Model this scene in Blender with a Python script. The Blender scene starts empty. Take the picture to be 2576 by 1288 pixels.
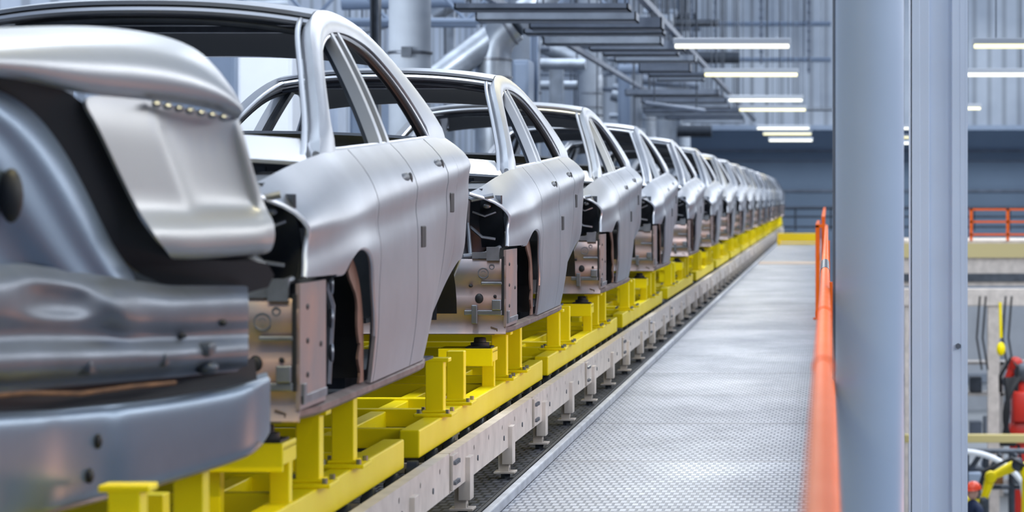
import bpy, bmesh, math, random
from mathutils import Vector, Matrix
random.seed(4)
F=7190.0; VX,VY=2078.0,497.0; H=1.33; S=5.2; D1=8.27
CARY=[8.27,13.6,19.3]+[25.3+6.35*i for i in range(13)]
HALL=H-6.68
def P(px,py,d): return Vector(((px-VX)*d/F, d, H+(VY-py)*d/F))
sc=bpy.context.scene
sc.view_settings.view_transform='Standard'
col=sc.collection
KIDS={}
# ---------------------------------------------------------------- materials
MATS={}
def mat(name,c,rough=.5,metal=0.,var=.0,scale=6.,emit=None,estr=0.,c2=None,spec=.5):
    if name in MATS: return MATS[name]
    m=bpy.data.materials.new(name); m.use_nodes=True; nt=m.node_tree; b=nt.nodes['Principled BSDF']
    b.inputs['Base Color'].default_value=(*c,1); b.inputs['Roughness'].default_value=rough
    b.inputs['Metallic'].default_value=metal; b.inputs['Specular IOR Level'].default_value=spec
    tc=nt.nodes.new('ShaderNodeTexCoord')
    if var>0 or c2:
        n=nt.nodes.new('ShaderNodeTexNoise'); n.inputs['Scale'].default_value=scale; n.inputs['Detail'].default_value=5
        nt.links.new(tc.outputs['Object'],n.inputs['Vector'])
        r=nt.nodes.new('ShaderNodeValToRGB'); r.color_ramp.elements[0].position=.35; r.color_ramp.elements[1].position=.68
        a=c2 if c2 else tuple(x*(1-var) for x in c)
        r.color_ramp.elements[0].color=(*a,1); r.color_ramp.elements[1].color=(*c,1)
        nt.links.new(n.outputs['Fac'],r.inputs['Fac']); nt.links.new(r.outputs['Color'],b.inputs['Base Color'])
        mr=nt.nodes.new('ShaderNodeMapRange'); mr.inputs['To Min'].default_value=min(1,rough*1.2); mr.inputs['To Max'].default_value=rough*.85
        nt.links.new(n.outputs['Fac'],mr.inputs['Value']); nt.links.new(mr.outputs[0],b.inputs['Roughness'])
    if emit:
        b.inputs['Emission Color'].default_value=(*emit,1); b.inputs['Emission Strength'].default_value=estr
    MATS[name]=m; return m
steel=mat('bare_steel',(.46,.485,.53),.40,.88,.16,2.5)
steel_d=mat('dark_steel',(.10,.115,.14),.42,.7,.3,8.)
steel_m=mat('inner_steel',(.30,.32,.36),.36,.8,.35,9.)
steel_refl=mat('floor_reflection_steel',(.52,.35,.30),.38,.65,.0,4.,c2=(.27,.28,.31))  # pinkish tone paints floor reflections into the steel colour
linerm=mat('rusty_liner_steel',(.36,.22,.17),.45,.6,.4,8.)
rust=mat('sill_steel',(.26,.20,.19),.5,.6,.35,9.)
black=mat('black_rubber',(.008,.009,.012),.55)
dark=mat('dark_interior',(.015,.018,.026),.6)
yellow=mat('yellow_paint',(1.0,.80,.0),.38,0,.04,5.,spec=.3)
cream=mat('cream_paint',(.72,.65,.59),.5,0,.22,7.)
orange=mat('orange_paint',(.98,.15,.004),.5,0,.08,5.,spec=.25)
redp=mat('red_paint',(.50,.02,.01),.4,0,.1,5.)
bluegrey=mat('blue_grey_paint',(.30,.375,.50),.45,0,.06,4.)
colpaint=mat('column_blue_paint',(.38,.48,.64),.5,0,.05,4.)
bluelight=mat('light_blue_grey_paint',(.70,.78,.91),.5,0,.05,4.)
galv=mat('galvanised_sheet',(.48,.53,.60),.40,.7,.35,3.)
tray=mat('tray_paint',(.19,.225,.29),.5,.2,.25,3.)
trayl=mat('tray_light_paint',(.34,.39,.47),.5,.2,.25,3.)
concrete=mat('column_paint',(.33,.37,.43),.7,0,.12,3.)
white=mat('white_panel',(.85,.89,.96),.6,0,.08,1.)
lampy=mat('lamp_diffuser',(1,1,.9),.4,emit=(1.,.90,.42),estr=1.25)
lampw=mat('lamp_diffuser_cool',(1,1,1),.4,emit=(1.,.97,.75),estr=1.2)
housing=mat('lamp_housing',(.50,.54,.60),.4)
curbm=mat('curb_paint',(.56,.58,.62),.5,0,.25,6.)
brown=mat('brown_harness',(.26,.11,.03),.5,.2,.5,14.)
skin_m=mat('skin',(.62,.36,.26),.6)
navy=mat('navy_cloth',(.012,.025,.07),.8)
helmet_m=mat('red_helmet',(.85,.07,.02),.3)
chrome=mat('bright_flange',(.74,.76,.80),.32,.9)

def nodes_mat(name,rough=.5,metal=0.):
    m=bpy.data.materials.new(name); m.use_nodes=True; nt=m.node_tree; b=nt.nodes['Principled BSDF']
    b.inputs['Roughness'].default_value=rough; b.inputs['Metallic'].default_value=metal
    tc=nt.nodes.new('ShaderNodeTexCoord'); return m,nt,b,tc
def tread_mat(name,ca,cb,sx,sy,rough,metal):
    m,nt,b,tc=nodes_mat(name,rough,metal)
    mp=nt.nodes.new('ShaderNodeMapping'); mp.inputs['Scale'].default_value=(sx,sy,1); nt.links.new(tc.outputs['Object'],mp.inputs['Vector'])
    br=nt.nodes.new('ShaderNodeTexBrick'); br.offset=.5; br.inputs['Scale'].default_value=1.
    br.inputs['Mortar Size'].default_value=.18; br.inputs['Brick Width'].default_value=1.; br.inputs['Row Height'].default_value=1.
    br.inputs['Mortar Smooth'].default_value=.5
    br.inputs['Color1'].default_value=(*ca,1); br.inputs['Color2'].default_value=(*[x*.84 for x in ca],1); br.inputs['Mortar'].default_value=(*cb,1)
    nt.links.new(mp.outputs[0],br.inputs['Vector'])
    mp2=nt.nodes.new('ShaderNodeMapping'); mp2.inputs['Scale'].default_value=(.9,.6,1); nt.links.new(tc.outputs['Object'],mp2.inputs['Vector'])
    n=nt.nodes.new('ShaderNodeTexNoise'); n.inputs['Scale'].default_value=1.1; n.inputs['Detail'].default_value=8; n.inputs['Roughness'].default_value=.65
    nt.links.new(mp2.outputs[0],n.inputs['Vector'])
    mx=nt.nodes.new('ShaderNodeMix'); mx.data_type='RGBA'; mx.blend_type='MULTIPLY'; mx.inputs[0].default_value=.6
    rp=nt.nodes.new('ShaderNodeValToRGB'); rp.color_ramp.elements[0].position=.36; rp.color_ramp.elements[0].color=(.46,.46,.48,1); rp.color_ramp.elements[1].position=.62
    nt.links.new(n.outputs['Fac'],rp.inputs['Fac']); nt.links.new(br.outputs['Color'],mx.inputs[6]); nt.links.new(rp.outputs['Color'],mx.inputs[7])
    sp=nt.nodes.new('ShaderNodeSeparateXYZ'); nt.links.new(tc.outputs['Object'],sp.inputs[0])
    md=nt.nodes.new('ShaderNodeMath'); md.operation='MODULO'; md.inputs[1].default_value=2.4; nt.links.new(sp.outputs['Y'],md.inputs[0])
    gt_=nt.nodes.new('ShaderNodeMath'); gt_.operation='LESS_THAN'; gt_.inputs[1].default_value=.05; nt.links.new(md.outputs[0],gt_.inputs[0])
    mx2=nt.nodes.new('ShaderNodeMix'); mx2.data_type='RGBA'; mx2.inputs[7].default_value=(.10,.10,.12,1)
    nt.links.new(gt_.outputs[0],mx2.inputs[0]); nt.links.new(mx.outputs[2],mx2.inputs[6]); nt.links.new(mx2.outputs[2],b.inputs['Base Color'])
    mr=nt.nodes.new('ShaderNodeMapRange'); mr.inputs['From Min'].default_value=.3; mr.inputs['From Max'].default_value=.7; mr.inputs['To Min'].default_value=rough+.10; mr.inputs['To Max'].default_value=rough-.05
    nt.links.new(n.outputs['Fac'],mr.inputs['Value']); nt.links.new(mr.outputs[0],b.inputs['Roughness'])
    bp=nt.nodes.new('ShaderNodeBump'); bp.invert=True; bp.inputs['Strength'].default_value=.35; bp.inputs['Distance'].default_value=.003
    nt.links.new(br.outputs['Fac'],bp.inputs['Height']); nt.links.new(bp.outputs[0],b.inputs['Normal'])
    return m
tread=tread_mat('tread_plate',(.43,.46,.52),(.085,.105,.15),26.,9.,.36,.25)
grate=tread_mat('grating',(.14,.15,.18),(.02,.025,.035),22.,9.,.5,.1)
def corr_mat(name,c,scale,depth=.45,axis='X'):
    m,nt,b,tc=nodes_mat(name,.55,.1)
    w=nt.nodes.new('ShaderNodeTexWave'); w.bands_direction=axis; w.inputs['Scale'].default_value=scale
    nt.links.new(tc.outputs['Object'],w.inputs['Vector'])
    r=nt.nodes.new('ShaderNodeValToRGB'); r.color_ramp.elements[0].position=.1; r.color_ramp.elements[0].color=(*[x*depth for x in c],1)
    r.color_ramp.elements[1].position=.35; r.color_ramp.elements[1].color=(*c,1)
    nt.links.new(w.outputs['Fac'],r.inputs['Fac'])
    n=nt.nodes.new('ShaderNodeTexNoise'); n.inputs['Scale'].default_value=.35; n.inputs['Detail'].default_value=4
    nt.links.new(tc.outputs['Object'],n.inputs['Vector'])
    rp=nt.nodes.new('ShaderNodeValToRGB'); rp.color_ramp.elements[0].position=.3; rp.color_ramp.elements[0].color=(.6,.63,.68,1); rp.color_ramp.elements[1].position=.65
    nt.links.new(n.outputs['Fac'],rp.inputs['Fac'])
    mx=nt.nodes.new('ShaderNodeMix'); mx.data_type='RGBA'; mx.blend_type='MULTIPLY'; mx.inputs[0].default_value=1
    nt.links.new(r.outputs['Color'],mx.inputs[6]); nt.links.new(rp.outputs['Color'],mx.inputs[7]); nt.links.new(mx.outputs[2],b.inputs['Base Color'])
    return m
corr=corr_mat('corrugated_sheet',(.54,.59,.66),.55,.68)
corrL=corr_mat('corrugated_sheet_wide',(.48,.55,.66),.25,.6,'Y')
farwall=mat('far_wall_paint',(.27,.36,.48),.7,0,.12,.3)
hallfloor=mat('hall_floor',(.42,.44,.46),.5,0,.3,.5)

# ---------------------------------------------------------------- mesh builder
class MB:
    def __init__(s): s.v=[]; s.f=[]
    def grid(s,rows,closed=False):
        o=len(s.v); n=len(rows[0])
        for r in rows:
            for p in r: s.v.append(Vector(p))
        for i in range(len(rows)-1):
            for j in range(n-1 if not closed else n):
                k=(j+1)%n
                s.f.append((o+i*n+j,o+i*n+k,o+(i+1)*n+k,o+(i+1)*n+j))
        return s
    def box(s,x0,x1,y0,y1,z0,z1):
        o=len(s.v)
        for x in (x0,x1):
            for y in (y0,y1):
                for z in (z0,z1): s.v.append(Vector((x,y,z)))
        for f in ((0,1,3,2),(4,6,7,5),(0,4,5,1),(2,3,7,6),(0,2,6,4),(1,5,7,3)): s.f.append(tuple(o+i for i in f))
        return s
    def tube(s,pts,r,seg=10,cap=True,closed=False):
        pts=[Vector(p) for p in pts]; n=len(pts); rs=r if isinstance(r,(list,tuple)) else [r]*n
        t0=(pts[1]-pts[0]).normalized(); up=Vector((0,0,1)) if abs(t0.z)<.9 else Vector((1,0,0))
        nrm=(up-t0*up.dot(t0)).normalized(); o=len(s.v)
        for i in range(n):
            if closed: t=(pts[(i+1)%n]-pts[i-1]).normalized()
            else: t=(pts[min(i+1,n-1)]-pts[max(i-1,0)]).normalized()
            nrm=(nrm-t*nrm.dot(t)).normalized(); b=t.cross(nrm)
            for k in range(seg):
                a=2*math.pi*k/seg; s.v.append(pts[i]+(nrm*math.cos(a)+b*math.sin(a))*rs[i])
        for i in range(n if closed else n-1):
            j=(i+1)%n
            for k in range(seg):
                k2=(k+1)%seg; s.f.append((o+i*seg+k,o+i*seg+k2,o+j*seg+k2,o+j*seg+k))
        if cap and not closed:
            s.f.append(tuple(o+k for k in range(seg))[::-1]); s.f.append(tuple(o+(n-1)*seg+k for k in range(seg)))
        return s
    def ring(s,c,axis,R,r,seg=20):
        c=Vector(c); axis=Vector(axis).normalized(); a=axis.orthogonal().normalized(); b=axis.cross(a)
        return s.tube([c+(a*math.cos(2*math.pi*i/seg)+b*math.sin(2*math.pi*i/seg))*R for i in range(seg)],r,6,closed=True)
    def ell(s,c,rx,ry,rz,n=12,m=8):
        c=Vector(c); rows=[]
        for i in range(m+1):
            th=math.pi*i/m; rows.append([c+Vector((rx*math.sin(th)*math.cos(2*math.pi*j/n),ry*math.sin(th)*math.sin(2*math.pi*j/n),rz*math.cos(th))) for j in range(n)])
        return s.grid(rows,True)
    def obj(s,name,m,parent=None,smooth=True,solid=0,bevel=0,sub=0,origin=None,label=None,category=None,kind=None,group=None):
        me=bpy.data.meshes.new(name); o0=Vector(origin) if origin is not None else Vector((0,0,0))
        me.from_pydata([tuple(p-o0) for p in s.v],[],s.f); me.validate()
        bm=bmesh.new(); bm.from_mesh(me); bmesh.ops.remove_doubles(bm,verts=bm.verts,dist=1e-5)
        bmesh.ops.recalc_face_normals(bm,faces=bm.faces)
        for f in bm.faces: f.smooth=smooth
        bm.to_mesh(me); bm.free(); me.materials.append(m)
        ob=bpy.data.objects.new(name,me); col.objects.link(ob)
        if sub:
            q=ob.modifiers.new('s','SUBSURF'); q.levels=sub; q.render_levels=sub
        if solid:
            q=ob.modifiers.new('t','SOLIDIFY'); q.thickness=solid; q.offset=0
        if bevel:
            q=ob.modifiers.new('b','BEVEL'); q.width=bevel; q.segments=2; q.limit_method='ANGLE'
        if sub or solid or bevel:
            dg=bpy.context.evaluated_depsgraph_get(); me2=bpy.data.meshes.new_from_object(ob.evaluated_get(dg)); ob.modifiers.clear()
            ob.data=me2; me2.name=name
        if smooth and (solid or bevel or len(ob.data.polygons)<4000):
            try: ob.data.set_sharp_from_angle(angle=math.radians(38))
            except Exception: pass
        if parent: 
            ob.parent=parent; KIDS.setdefault(parent.name,[]).append(ob)
        elif origin is not None: ob.location=o0
        if label: ob['label']=label
        if category: ob['category']=category
        if kind: ob['kind']=kind
        if group: ob['group']=group
        return ob
def empty(name,loc,label,category,group=None):
    e=bpy.data.objects.new(name,None); e.location=loc; e.empty_display_size=.2; col.objects.link(e)
    e['label']=label; e['category']=category
    if group: e['group']=group
    return e
def copy_tree(root,loc,skip=()):
    r=root.copy(); r.location=loc; col.objects.link(r)
    def rec(a,b):
        for c in KIDS.get(a.name,[]):
            if c.name.split('.')[0] in skip: continue
            c2=c.copy(); c2.parent=b; col.objects.link(c2); KIDS.setdefault(b.name,[]).append(c2); rec(c,c2)
    rec(root,r); return r
def itp(tab,x):
    if x<=tab[0][0]: return tab[0][1]
    if x>=tab[-1][0]: return tab[-1][1]
    n=len(tab)
    for i in range(n-1):
        if x<=tab[i+1][0]: break
    def sl(k):
        if k==0: return (tab[1][1]-tab[0][1])/(tab[1][0]-tab[0][0])
        if k==n-1: return (tab[-1][1]-tab[-2][1])/(tab[-1][0]-tab[-2][0])
        return (tab[k+1][1]-tab[k-1][1])/(tab[k+1][0]-tab[k-1][0])
    x0,y0=tab[i]; x1,y1=tab[i+1]; h=x1-x0; t=(x-x0)/h
    return y0*(2*t**3-3*t*t+1)+sl(i)*h*(t**3-2*t*t+t)+y1*(-2*t**3+3*t*t)+sl(i+1)*h*(t**3-t*t)

# ---------------------------------------------------------------- car body
ZB=.65
ZS=-.615
AC,AR=.84,.39
BC,BR=3.72,.33
SF=1.29
plan=[(-.1,.84),(0,.86),(.12,.892),(.3,.912),(.8,.928),(1.4,.93),(2.4,.93),(3.3,.928),(3.8,.915),(4.2,.87),(4.5,.78),(4.65,.70)]
belt_t=[(0,.02),(.3,.075),(.6,.112),(.9,.14),(1.3,.158),(2,.185),(3,.225),(3.4,.24),(4,.245),(4.65,.2)]
def belt(s): return itp(belt_t,s)
def archz(s): return -.46+.30*math.sqrt(max(0,1-((s-AC)/AR)**2)) if abs(s-AC)<AR else -.46
def W(s,z):
    p=itp(plan,s); zc=-.10+.06*s; zb=belt(s)
    if z<=zc:
        t=zc-z; off=.008*math.exp(-((t-.07)/.05)**2)*min(1,t/.03)+.030*max(0,(t-.34)/.3)**2
        u=min(1,max(0,(s-2.5)/.9)); u=u*u*(3-2*u); off+=.11*u*(t/.65)**1.6
    else:
        t=min(1.3,(z-zc)/max(.05,zb-zc)); off=(.10+.03*math.exp(-(s/.9)**2))*(.25*t+.75*t*t)
    fl=.026*math.exp(-((s-AC)/.40)**2)*math.exp(-((z+.17)**2)/.010)
    fl+=.020*math.exp(-((s-3.7)/.42)**2)*math.exp(-((z+.22)**2)/.012)
    return p-off+fl
outer=[(.80,.125),(1.0,.235),(1.25,.385),(1.6,.55),(1.95,.640),(2.3,.672),(2.7,.672),(3.05,.635),(3.35,.54),(3.65,.40),(4.0,.250)]
inner=[(1.09,.160),(1.21,.28),(1.41,.405),(1.69,.52),(2.0,.585),(2.3,.610),(2.6,.608),(2.87,.575),(3.08,.49),(3.22,.38),(3.32,.245)]
def WG(s,z):
    zb=belt(s); b=W(s,zb); t=max(0,(z-zb)/(.67-zb)); return b-.185*t-.06*t*t
def resamp(c,n):
    out=[]; m=len(c)
    a=[(i,p[0]) for i,p in enumerate(c)]; b=[(i,p[1]) for i,p in enumerate(c)]
    for k in range(n): 
        t=(m-1)*k/(n-1); out.append((itp(a,t),itp(b,t)))
    return out
def L(x,s,z): return (x,s,z+ZB)
def build_car(loc,label,group):
    root=empty('car_body',loc,label,'car body',group)
    add=lambda mb,name,m,**k: mb.obj(name,m,parent=root,**k)
    def zf(s):
        if s<AC-AR: return -.235
        if s<=AC+AR:
            z=archz(s); return max(-.235,z) if s<AC else z
        return ZS
    def zq(s):
        if s<BC-BR: return ZS
        if s<=BC+BR: return -.50+.245*math.sqrt(max(0,1-((s-BC)/BR)**2))
        return -.42
    fs=[(AC-AR)*i/10 for i in range(11)]+[AC-AR*math.cos(math.pi*i/28) for i in range(1,29)]+[AC+AR+.005,SF-.012]
    qs=[3.065,3.15,3.25,3.34,BC-BR-.005]+[BC-BR*math.cos(math.pi*i/22) for i in range(23)]+[BC+BR+.005]+[BC+BR+.03+(4.65-BC-BR-.03)*i/8 for i in range(9)]
    sf=[(-.25,.13),(-.17,.16),(-.1,.17),(-.04,.12),(.0,.05),(.02,0)]
    NZ=26
    for sg in (1,-1):
        def panel(ss,zbot,warp=False):
            rows=[]
            for s in ss:
                zb=zbot(s); zt=belt(s); r=[]
                for j in range(NZ+1):
                    z=zb+(zt-zb)*j/NZ; s2=s
                    if warp and s<.44:
                        ztab=.02-(zt-z)*(1.0); s2=s+itp(sf,ztab)*(1-s/.44)
                    r.append(L(sg*W(s2,z),s2,z))
                rows.append(r)
            return rows
        add(MB().grid(panel(fs,zf,True)),'fender',steel,solid=.012)
        add(MB().grid(panel([SF+(2.188-SF)*i/14 for i in range(15)],lambda s:ZS)),'door',steel,solid=.012)
        add(MB().grid(panel([2.202+.844*i/14 for i in range(15)],lambda s:ZS)),'door',steel,solid=.012)
        add(MB().grid(panel(qs,zq)),'quarter_panel',steel,solid=.012)
        for s0 in (SF-.006,2.195,3.055):
            b=MB().grid([[L(sg*(W(s,z)-.018),s,z) for z in [-.6+(belt(s)+.58)*j/10 for j in range(11)]] for s in (s0-.03,s0+.03)])
            add(b,'door_shut_seal',black)
        ls=[AC-AR*math.cos(math.pi*i/36) for i in range(5,37)]
        b=MB(); b.tube([L(sg*(W(s,zf(s))-.002),s,zf(s)) for s in ls],.007,8); add(b,'wheel_arch_lip',steel)
        b=MB(); b.tube([L(sg*(W(s,zq(s))-.001),s,zq(s)) for s in [BC-BR*math.cos(math.pi*i/20) for i in range(1,20)]],.007,8)
        add(b,'wheel_arch_lip',steel)
        b=MB(); b.tube([L(sg*W(itp(sf,z),z),itp(sf,z),z) for z in [-.235+.255*i/12 for i in range(13)]],.009,8)
        add(b,'fender_edge',chrome)
        O=resamp(outer,44); I=resamp(inner,44); rows=[]
        for (so,zo),(si,zi) in zip(O,I):
            r=[]
            for j in range(9):
                t=j/8; s=so+(si-so)*t; z=zo+(zi-zo)*t
                r.append(L(sg*(WG(s,z)-.020+.012*math.sin(math.pi*t)),s,z-(.03 if z<belt(s)+.03 else 0)))
            rows.append(r)
        add(MB().grid(rows),'roof_side_rail',steel,solid=.05)
        b=MB(); b.tube([L(sg*(WG(s,z)-.030),s+(.010 if s<2.2 else -.010),z-.010) for s,z in I],.015,8)
        add(b,'window_seal',black)
        b=MB(); b.tube([L(sg*(WG(s,z)-.002),s+(.012 if s<2.2 else -.012),z-.010) for s,z in I],.006,6)
        add(b,'window_trim',chrome)
        b=MB(); b.tube([L(sg*(WG(s,z)-.050),s+.004,z+.000) for s,z in O[:18]],.010,8)
        add(b,'windshield_flange',chrome)
        for a0,a1,w,m,nm in ((2.00,2.06,.02,steel,'door_frame'),(2.17,2.22,.02,steel,'door_frame'),(2.06,2.16,.045,steel_d,'pillar')):
            rows=[]
            for i in range(12):
                z=.165+(.60-.165)*i/11; sh=.10*(i/11)
                rows.append([L(sg*(WG(s+sh,z)-w),s+sh,z) for s in (a0,(a0+a1)/2,a1)])
            add(MB().grid(rows),nm,m,solid=.04)
        b=MB(); b.tube([L(sg*(W(s,belt(s))-.014),s,belt(s)+.000) for s in [.85+3.1*i/20 for i in range(21)]],.013,8)
        add(b,'belt_moulding',steel)
        for hs,hz in ((2.02,.066),(2.91,.125)):
            b=MB(); w=W(hs,hz); b.ell(L(sg*(w-.003),hs,hz),.012,.11,.026); hd=add(b,'handle_recess',steel_d)
            b=MB(); b.ell(L(sg*(w+.003),hs+.08,hz+.002),.010,.024,.024); b.obj('handle_hole',black,parent=hd)
        for hs,hz in ((2.33,-.145),(3.22,-.02)):
            b=MB(); w=W(hs,hz); b.box(sg*w-.010,sg*w+.010,hs-.055,hs+.055,hz-.04+ZB,hz+.04+ZB); add(b,'door_pad',black,bevel=.004,smooth=False)
        rows=[]
        for i in range(13):
            s=3.36*i/12; t=W(s,ZS)-.930; w=.914+min(0,t+.03)
            rows.append([L(sg*(w-.03),s,-.616),L(sg*w,s,-.626),L(sg*w,s,-.640),L(sg*(w-.014),s,-.650),L(sg*(w-.07),s,-.650)])
        add(MB().grid(rows),'sill',rust,solid=.006)
        b=MB(); b.grid([[L(sg*(.902),s,z) for z in (-.25,-.35,-.45,-.615)] for s in (0,.15,.30,.43)])
        sp=add(b,'side_plate',steel_refl,solid=.012)
        for i,(s,z) in enumerate(((.12,-.32),(.12,-.42),(.12,-.52),(.34,-.44))): MB().ell(L(sg*.909,s,z),.003,.020,.009,10,6).obj('plate_hole',black,parent=sp)
        b=MB(); b.box(sg*.893-.006,sg*.893+.006,-.014,.03,-.56+ZB,-.28+ZB); add(b,'corner_slot',black)
        b=MB(); b.box(sg*.906-.004,sg*.906+.008,.02,.42,-.600+ZB,-.575+ZB); b.box(sg*.906-.004,sg*.906+.012,.02,.06,-.60+ZB,-.54+ZB); add(b,'plate_flange',steel_m,smooth=False,bevel=.002)
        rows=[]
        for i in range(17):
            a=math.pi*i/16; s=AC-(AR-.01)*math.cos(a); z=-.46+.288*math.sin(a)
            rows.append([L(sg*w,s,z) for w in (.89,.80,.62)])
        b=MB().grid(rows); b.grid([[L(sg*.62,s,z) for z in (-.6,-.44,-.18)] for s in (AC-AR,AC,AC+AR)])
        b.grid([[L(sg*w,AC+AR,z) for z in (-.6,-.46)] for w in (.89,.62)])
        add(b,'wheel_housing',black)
        # crescent of rusty inner sheet just inside the rear edge of the arch, scalloped free edge
        rows=[]
        for i in range(21):
            a=math.radians(66-i*6.2); z=-.46+.288*math.sin(a) if a>0 else -.46-.15*(-a/math.radians(58)); ss_=AC+(AR-.02)*math.cos(max(a,0))
            wd=.085+.022*math.sin(i*.95)
            rows.append([L(sg*(.892-.0*k),ss_-wd*k,z-(.04*k if a>0 else 0)) for k in (0,.35,.7,1)])
        add(MB().grid(rows),'arch_liner',linerm,solid=.008)
        b=MB(); b.tube([L(sg*.80,AC+.05,-.20),L(sg*.83,AC+.12,-.35),L(sg*.82,AC+.10,-.60)],.016,8)
        for i in range(3): b.ring(L(sg*.83,AC+.12,-.28-.11*i),(1,0.3,0),.03,.008,12)
        add(b,'hinge_bracket',steel_m)
        b=MB(); b.box(sg*.76-.05,sg*.76+.05,AC+.12,AC+.20,-.60+ZB,-.34+ZB); b.box(sg*.74-.05,sg*.74+.05,AC+.0,AC+.16,-.50+ZB,-.46+ZB); add(b,'hinge_pillar',steel_d,bevel=.01)
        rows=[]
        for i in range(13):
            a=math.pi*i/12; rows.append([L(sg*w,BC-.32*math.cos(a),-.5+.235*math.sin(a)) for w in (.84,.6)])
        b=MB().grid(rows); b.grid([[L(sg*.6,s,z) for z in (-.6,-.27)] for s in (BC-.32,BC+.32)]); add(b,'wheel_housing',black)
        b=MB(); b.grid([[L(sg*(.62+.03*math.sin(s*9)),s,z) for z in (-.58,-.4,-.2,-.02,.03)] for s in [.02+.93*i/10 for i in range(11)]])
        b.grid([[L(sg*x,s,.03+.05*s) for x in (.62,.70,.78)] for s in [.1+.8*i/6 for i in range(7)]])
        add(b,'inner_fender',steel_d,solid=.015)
        b=MB(); b.tube([L(sg*.60,.62,-.4),L(sg*.60,.62,-.05),L(sg*.60,.62,.03),L(sg*.60,.62,.04)],[.15,.13,.11,.05],18); b.ring(L(sg*.6,.62,.045),(0,0,1),.05,.01)
        add(b,'strut_tower',steel_m)
        b=MB(); b.box(sg*.845-.03,sg*.845+.03,-.01,.02,-.30+ZB,-.235+ZB); b.box(sg*.80-.055,sg*.80+.055,.0,.02,-.29+ZB,-.26+ZB)
        b.tube([L(sg*.86,.14,-.24),L(sg*.80,.05,-.27),L(sg*.70,.03,-.28)],.012,8)
        b.tube([L(sg*.84,.06,.01),L(sg*.74,.05,-.01),L(sg*.66,.10,.02)],.012,8)
        b.tube([L(sg*.72,.06,-.01),L(sg*.71,.10,-.12),L(sg*.73,.05,-.27)],.010,8)
        add(b,'lamp_bracket',steel_m)
        b=MB(); b.grid([[L(sg*(.87-.12*j/6),.17+.05*math.sin(i*.6+.4*j)+.02*j,-.24+.25*i/8) for j in range(7)] for i in range(9)])
        add(b,'lamp_pocket',steel_d,solid=.01)
        b=MB(); b.ell(L(sg*.80,.12,-.04),.02,.01,.014); b.tube([L(sg*.84,.12,-.2),L(sg*.78,.10,-.19),L(sg*.72,.12,-.14)],.008,6); b.tube([L(sg*.84,.14,-.07),L(sg*.79,.12,-.09),L(sg*.73,.13,-.07)],.006,6); add(b,'lamp_mounting',steel_m)
    rows=[]
    for i in range(25):
        x=-.905+1.81*i/24
        rows.append([L(x,.01+.012*math.sin(z*40),z) for z in [-.650+.355*j/10 for j in range(11)]])
    fp=add(MB().grid(rows),'front_plate',steel_refl,solid=.012)
    for sg in (1,-1):
        for c,R,r in (((.80,-.36),.024,.004),((.80,-.36),.010,.003),((.84,-.33),.011,.003)):
            MB().ring(L(sg*c[0],-.003,c[1]),(0,1,0),R,r).obj('stamped_ring',steel_m,parent=fp)
        MB().ell(L(sg*.78,-.005,-.48),.020,.012,.024).obj('plate_hole',black,parent=fp)
        MB().ell(L(sg*.855,-.003,-.47),.008,.010,.008).obj('plate_hole',black,parent=fp)
        MB().ell(L(sg*.74,-.003,-.42),.010,.010,.008).obj('plate_hole',black,parent=fp)
        b=MB(); b.box(sg*.80-.09,sg*.80+.09,-.02,-.004,-.56+ZB,-.535+ZB); b.box(sg*.865-.022,sg*.865+.022,-.03,-.004,-.535+ZB,-.485+ZB); b.box(sg*.76-.014,sg*.76+.014,-.03,0,-.60+ZB,-.51+ZB); b.box(sg*.84-.05,sg*.84+.05,-.016,0,-.415+ZB,-.40+ZB)
        b.obj('welded_bracket',steel_m,parent=fp,bevel=.004,smooth=False)
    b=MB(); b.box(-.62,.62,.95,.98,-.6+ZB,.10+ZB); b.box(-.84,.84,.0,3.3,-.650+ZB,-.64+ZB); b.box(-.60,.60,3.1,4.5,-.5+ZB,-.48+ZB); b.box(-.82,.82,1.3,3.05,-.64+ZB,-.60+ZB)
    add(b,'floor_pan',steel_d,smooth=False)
    b=MB(); b.grid([[L(.80*k*(1-.02*i),.72+.06*i-.07*(1-k*k),.105+.016*i+.03*(1-k*k)) for k in [-1+.1*j for j in range(21)]] for i in range(6)])
    add(b,'cowl_panel',chrome,solid=.012)
    b=MB(); b.tube([L(.78*k,1.16,.145+.02*(1-k*k)) for k in [-1+.2*j for j in range(11)]],.028,8)
    b.box(-.75,.75,1.14,1.18,-.1+ZB,.12+ZB); add(b,'dash_beam',dark)
    def zo(s): return itp(outer,s)
    rows=[]; rows2=[]
    for i in range(19):
        s=1.93+(3.30-1.93)*i/18; w=WG(s,zo(s))-.012; fr=max(0,1-(s-1.93)/.5); rr=max(0,1-(3.30-s)/.4)
        rows.append([L(w*k,s-.09*(1-k*k)*fr+.06*(1-k*k)*rr,zo(s)+.012+.042*(1-abs(k)**2.4)) for k in [-1+j/14 for j in range(29)]])
        rows2.append([L(w*.95*k,s-.09*(1-k*k)*fr+.06*(1-k*k)*rr,zo(s)-.03+.042*(1-abs(k)**2.4)) for k in [-1+j/14 for j in range(29)]])
    add(MB().grid(rows),'roof',steel,solid=.014)
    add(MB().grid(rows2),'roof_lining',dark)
    for rr_ in (rows[0],rows[-1]):
        add(MB().tube([Vector(p)+Vector((0,.0,-.028)) for p in rr_],.015,8),'roof_header',chrome)
    add(MB().tube([Vector((p[0]*.96,p[1]+.03,p[2]-.062)) for p in rows[0]],.012,8),'header_flange',steel_d)
    for s in (2.3,2.75): add(MB().box(-.56,.56,s-.03,s+.03,.635+ZB,.67+ZB),'roof_bow',steel_m)
    add(MB().grid([[L(.72*k,3.35+.6*i/4,.20+.01*math.sin(i*3)) for k in (-1,-.6,-.2,.2,.6,1)] for i in range(5)]),'parcel_shelf',steel_m,solid=.015)
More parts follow.
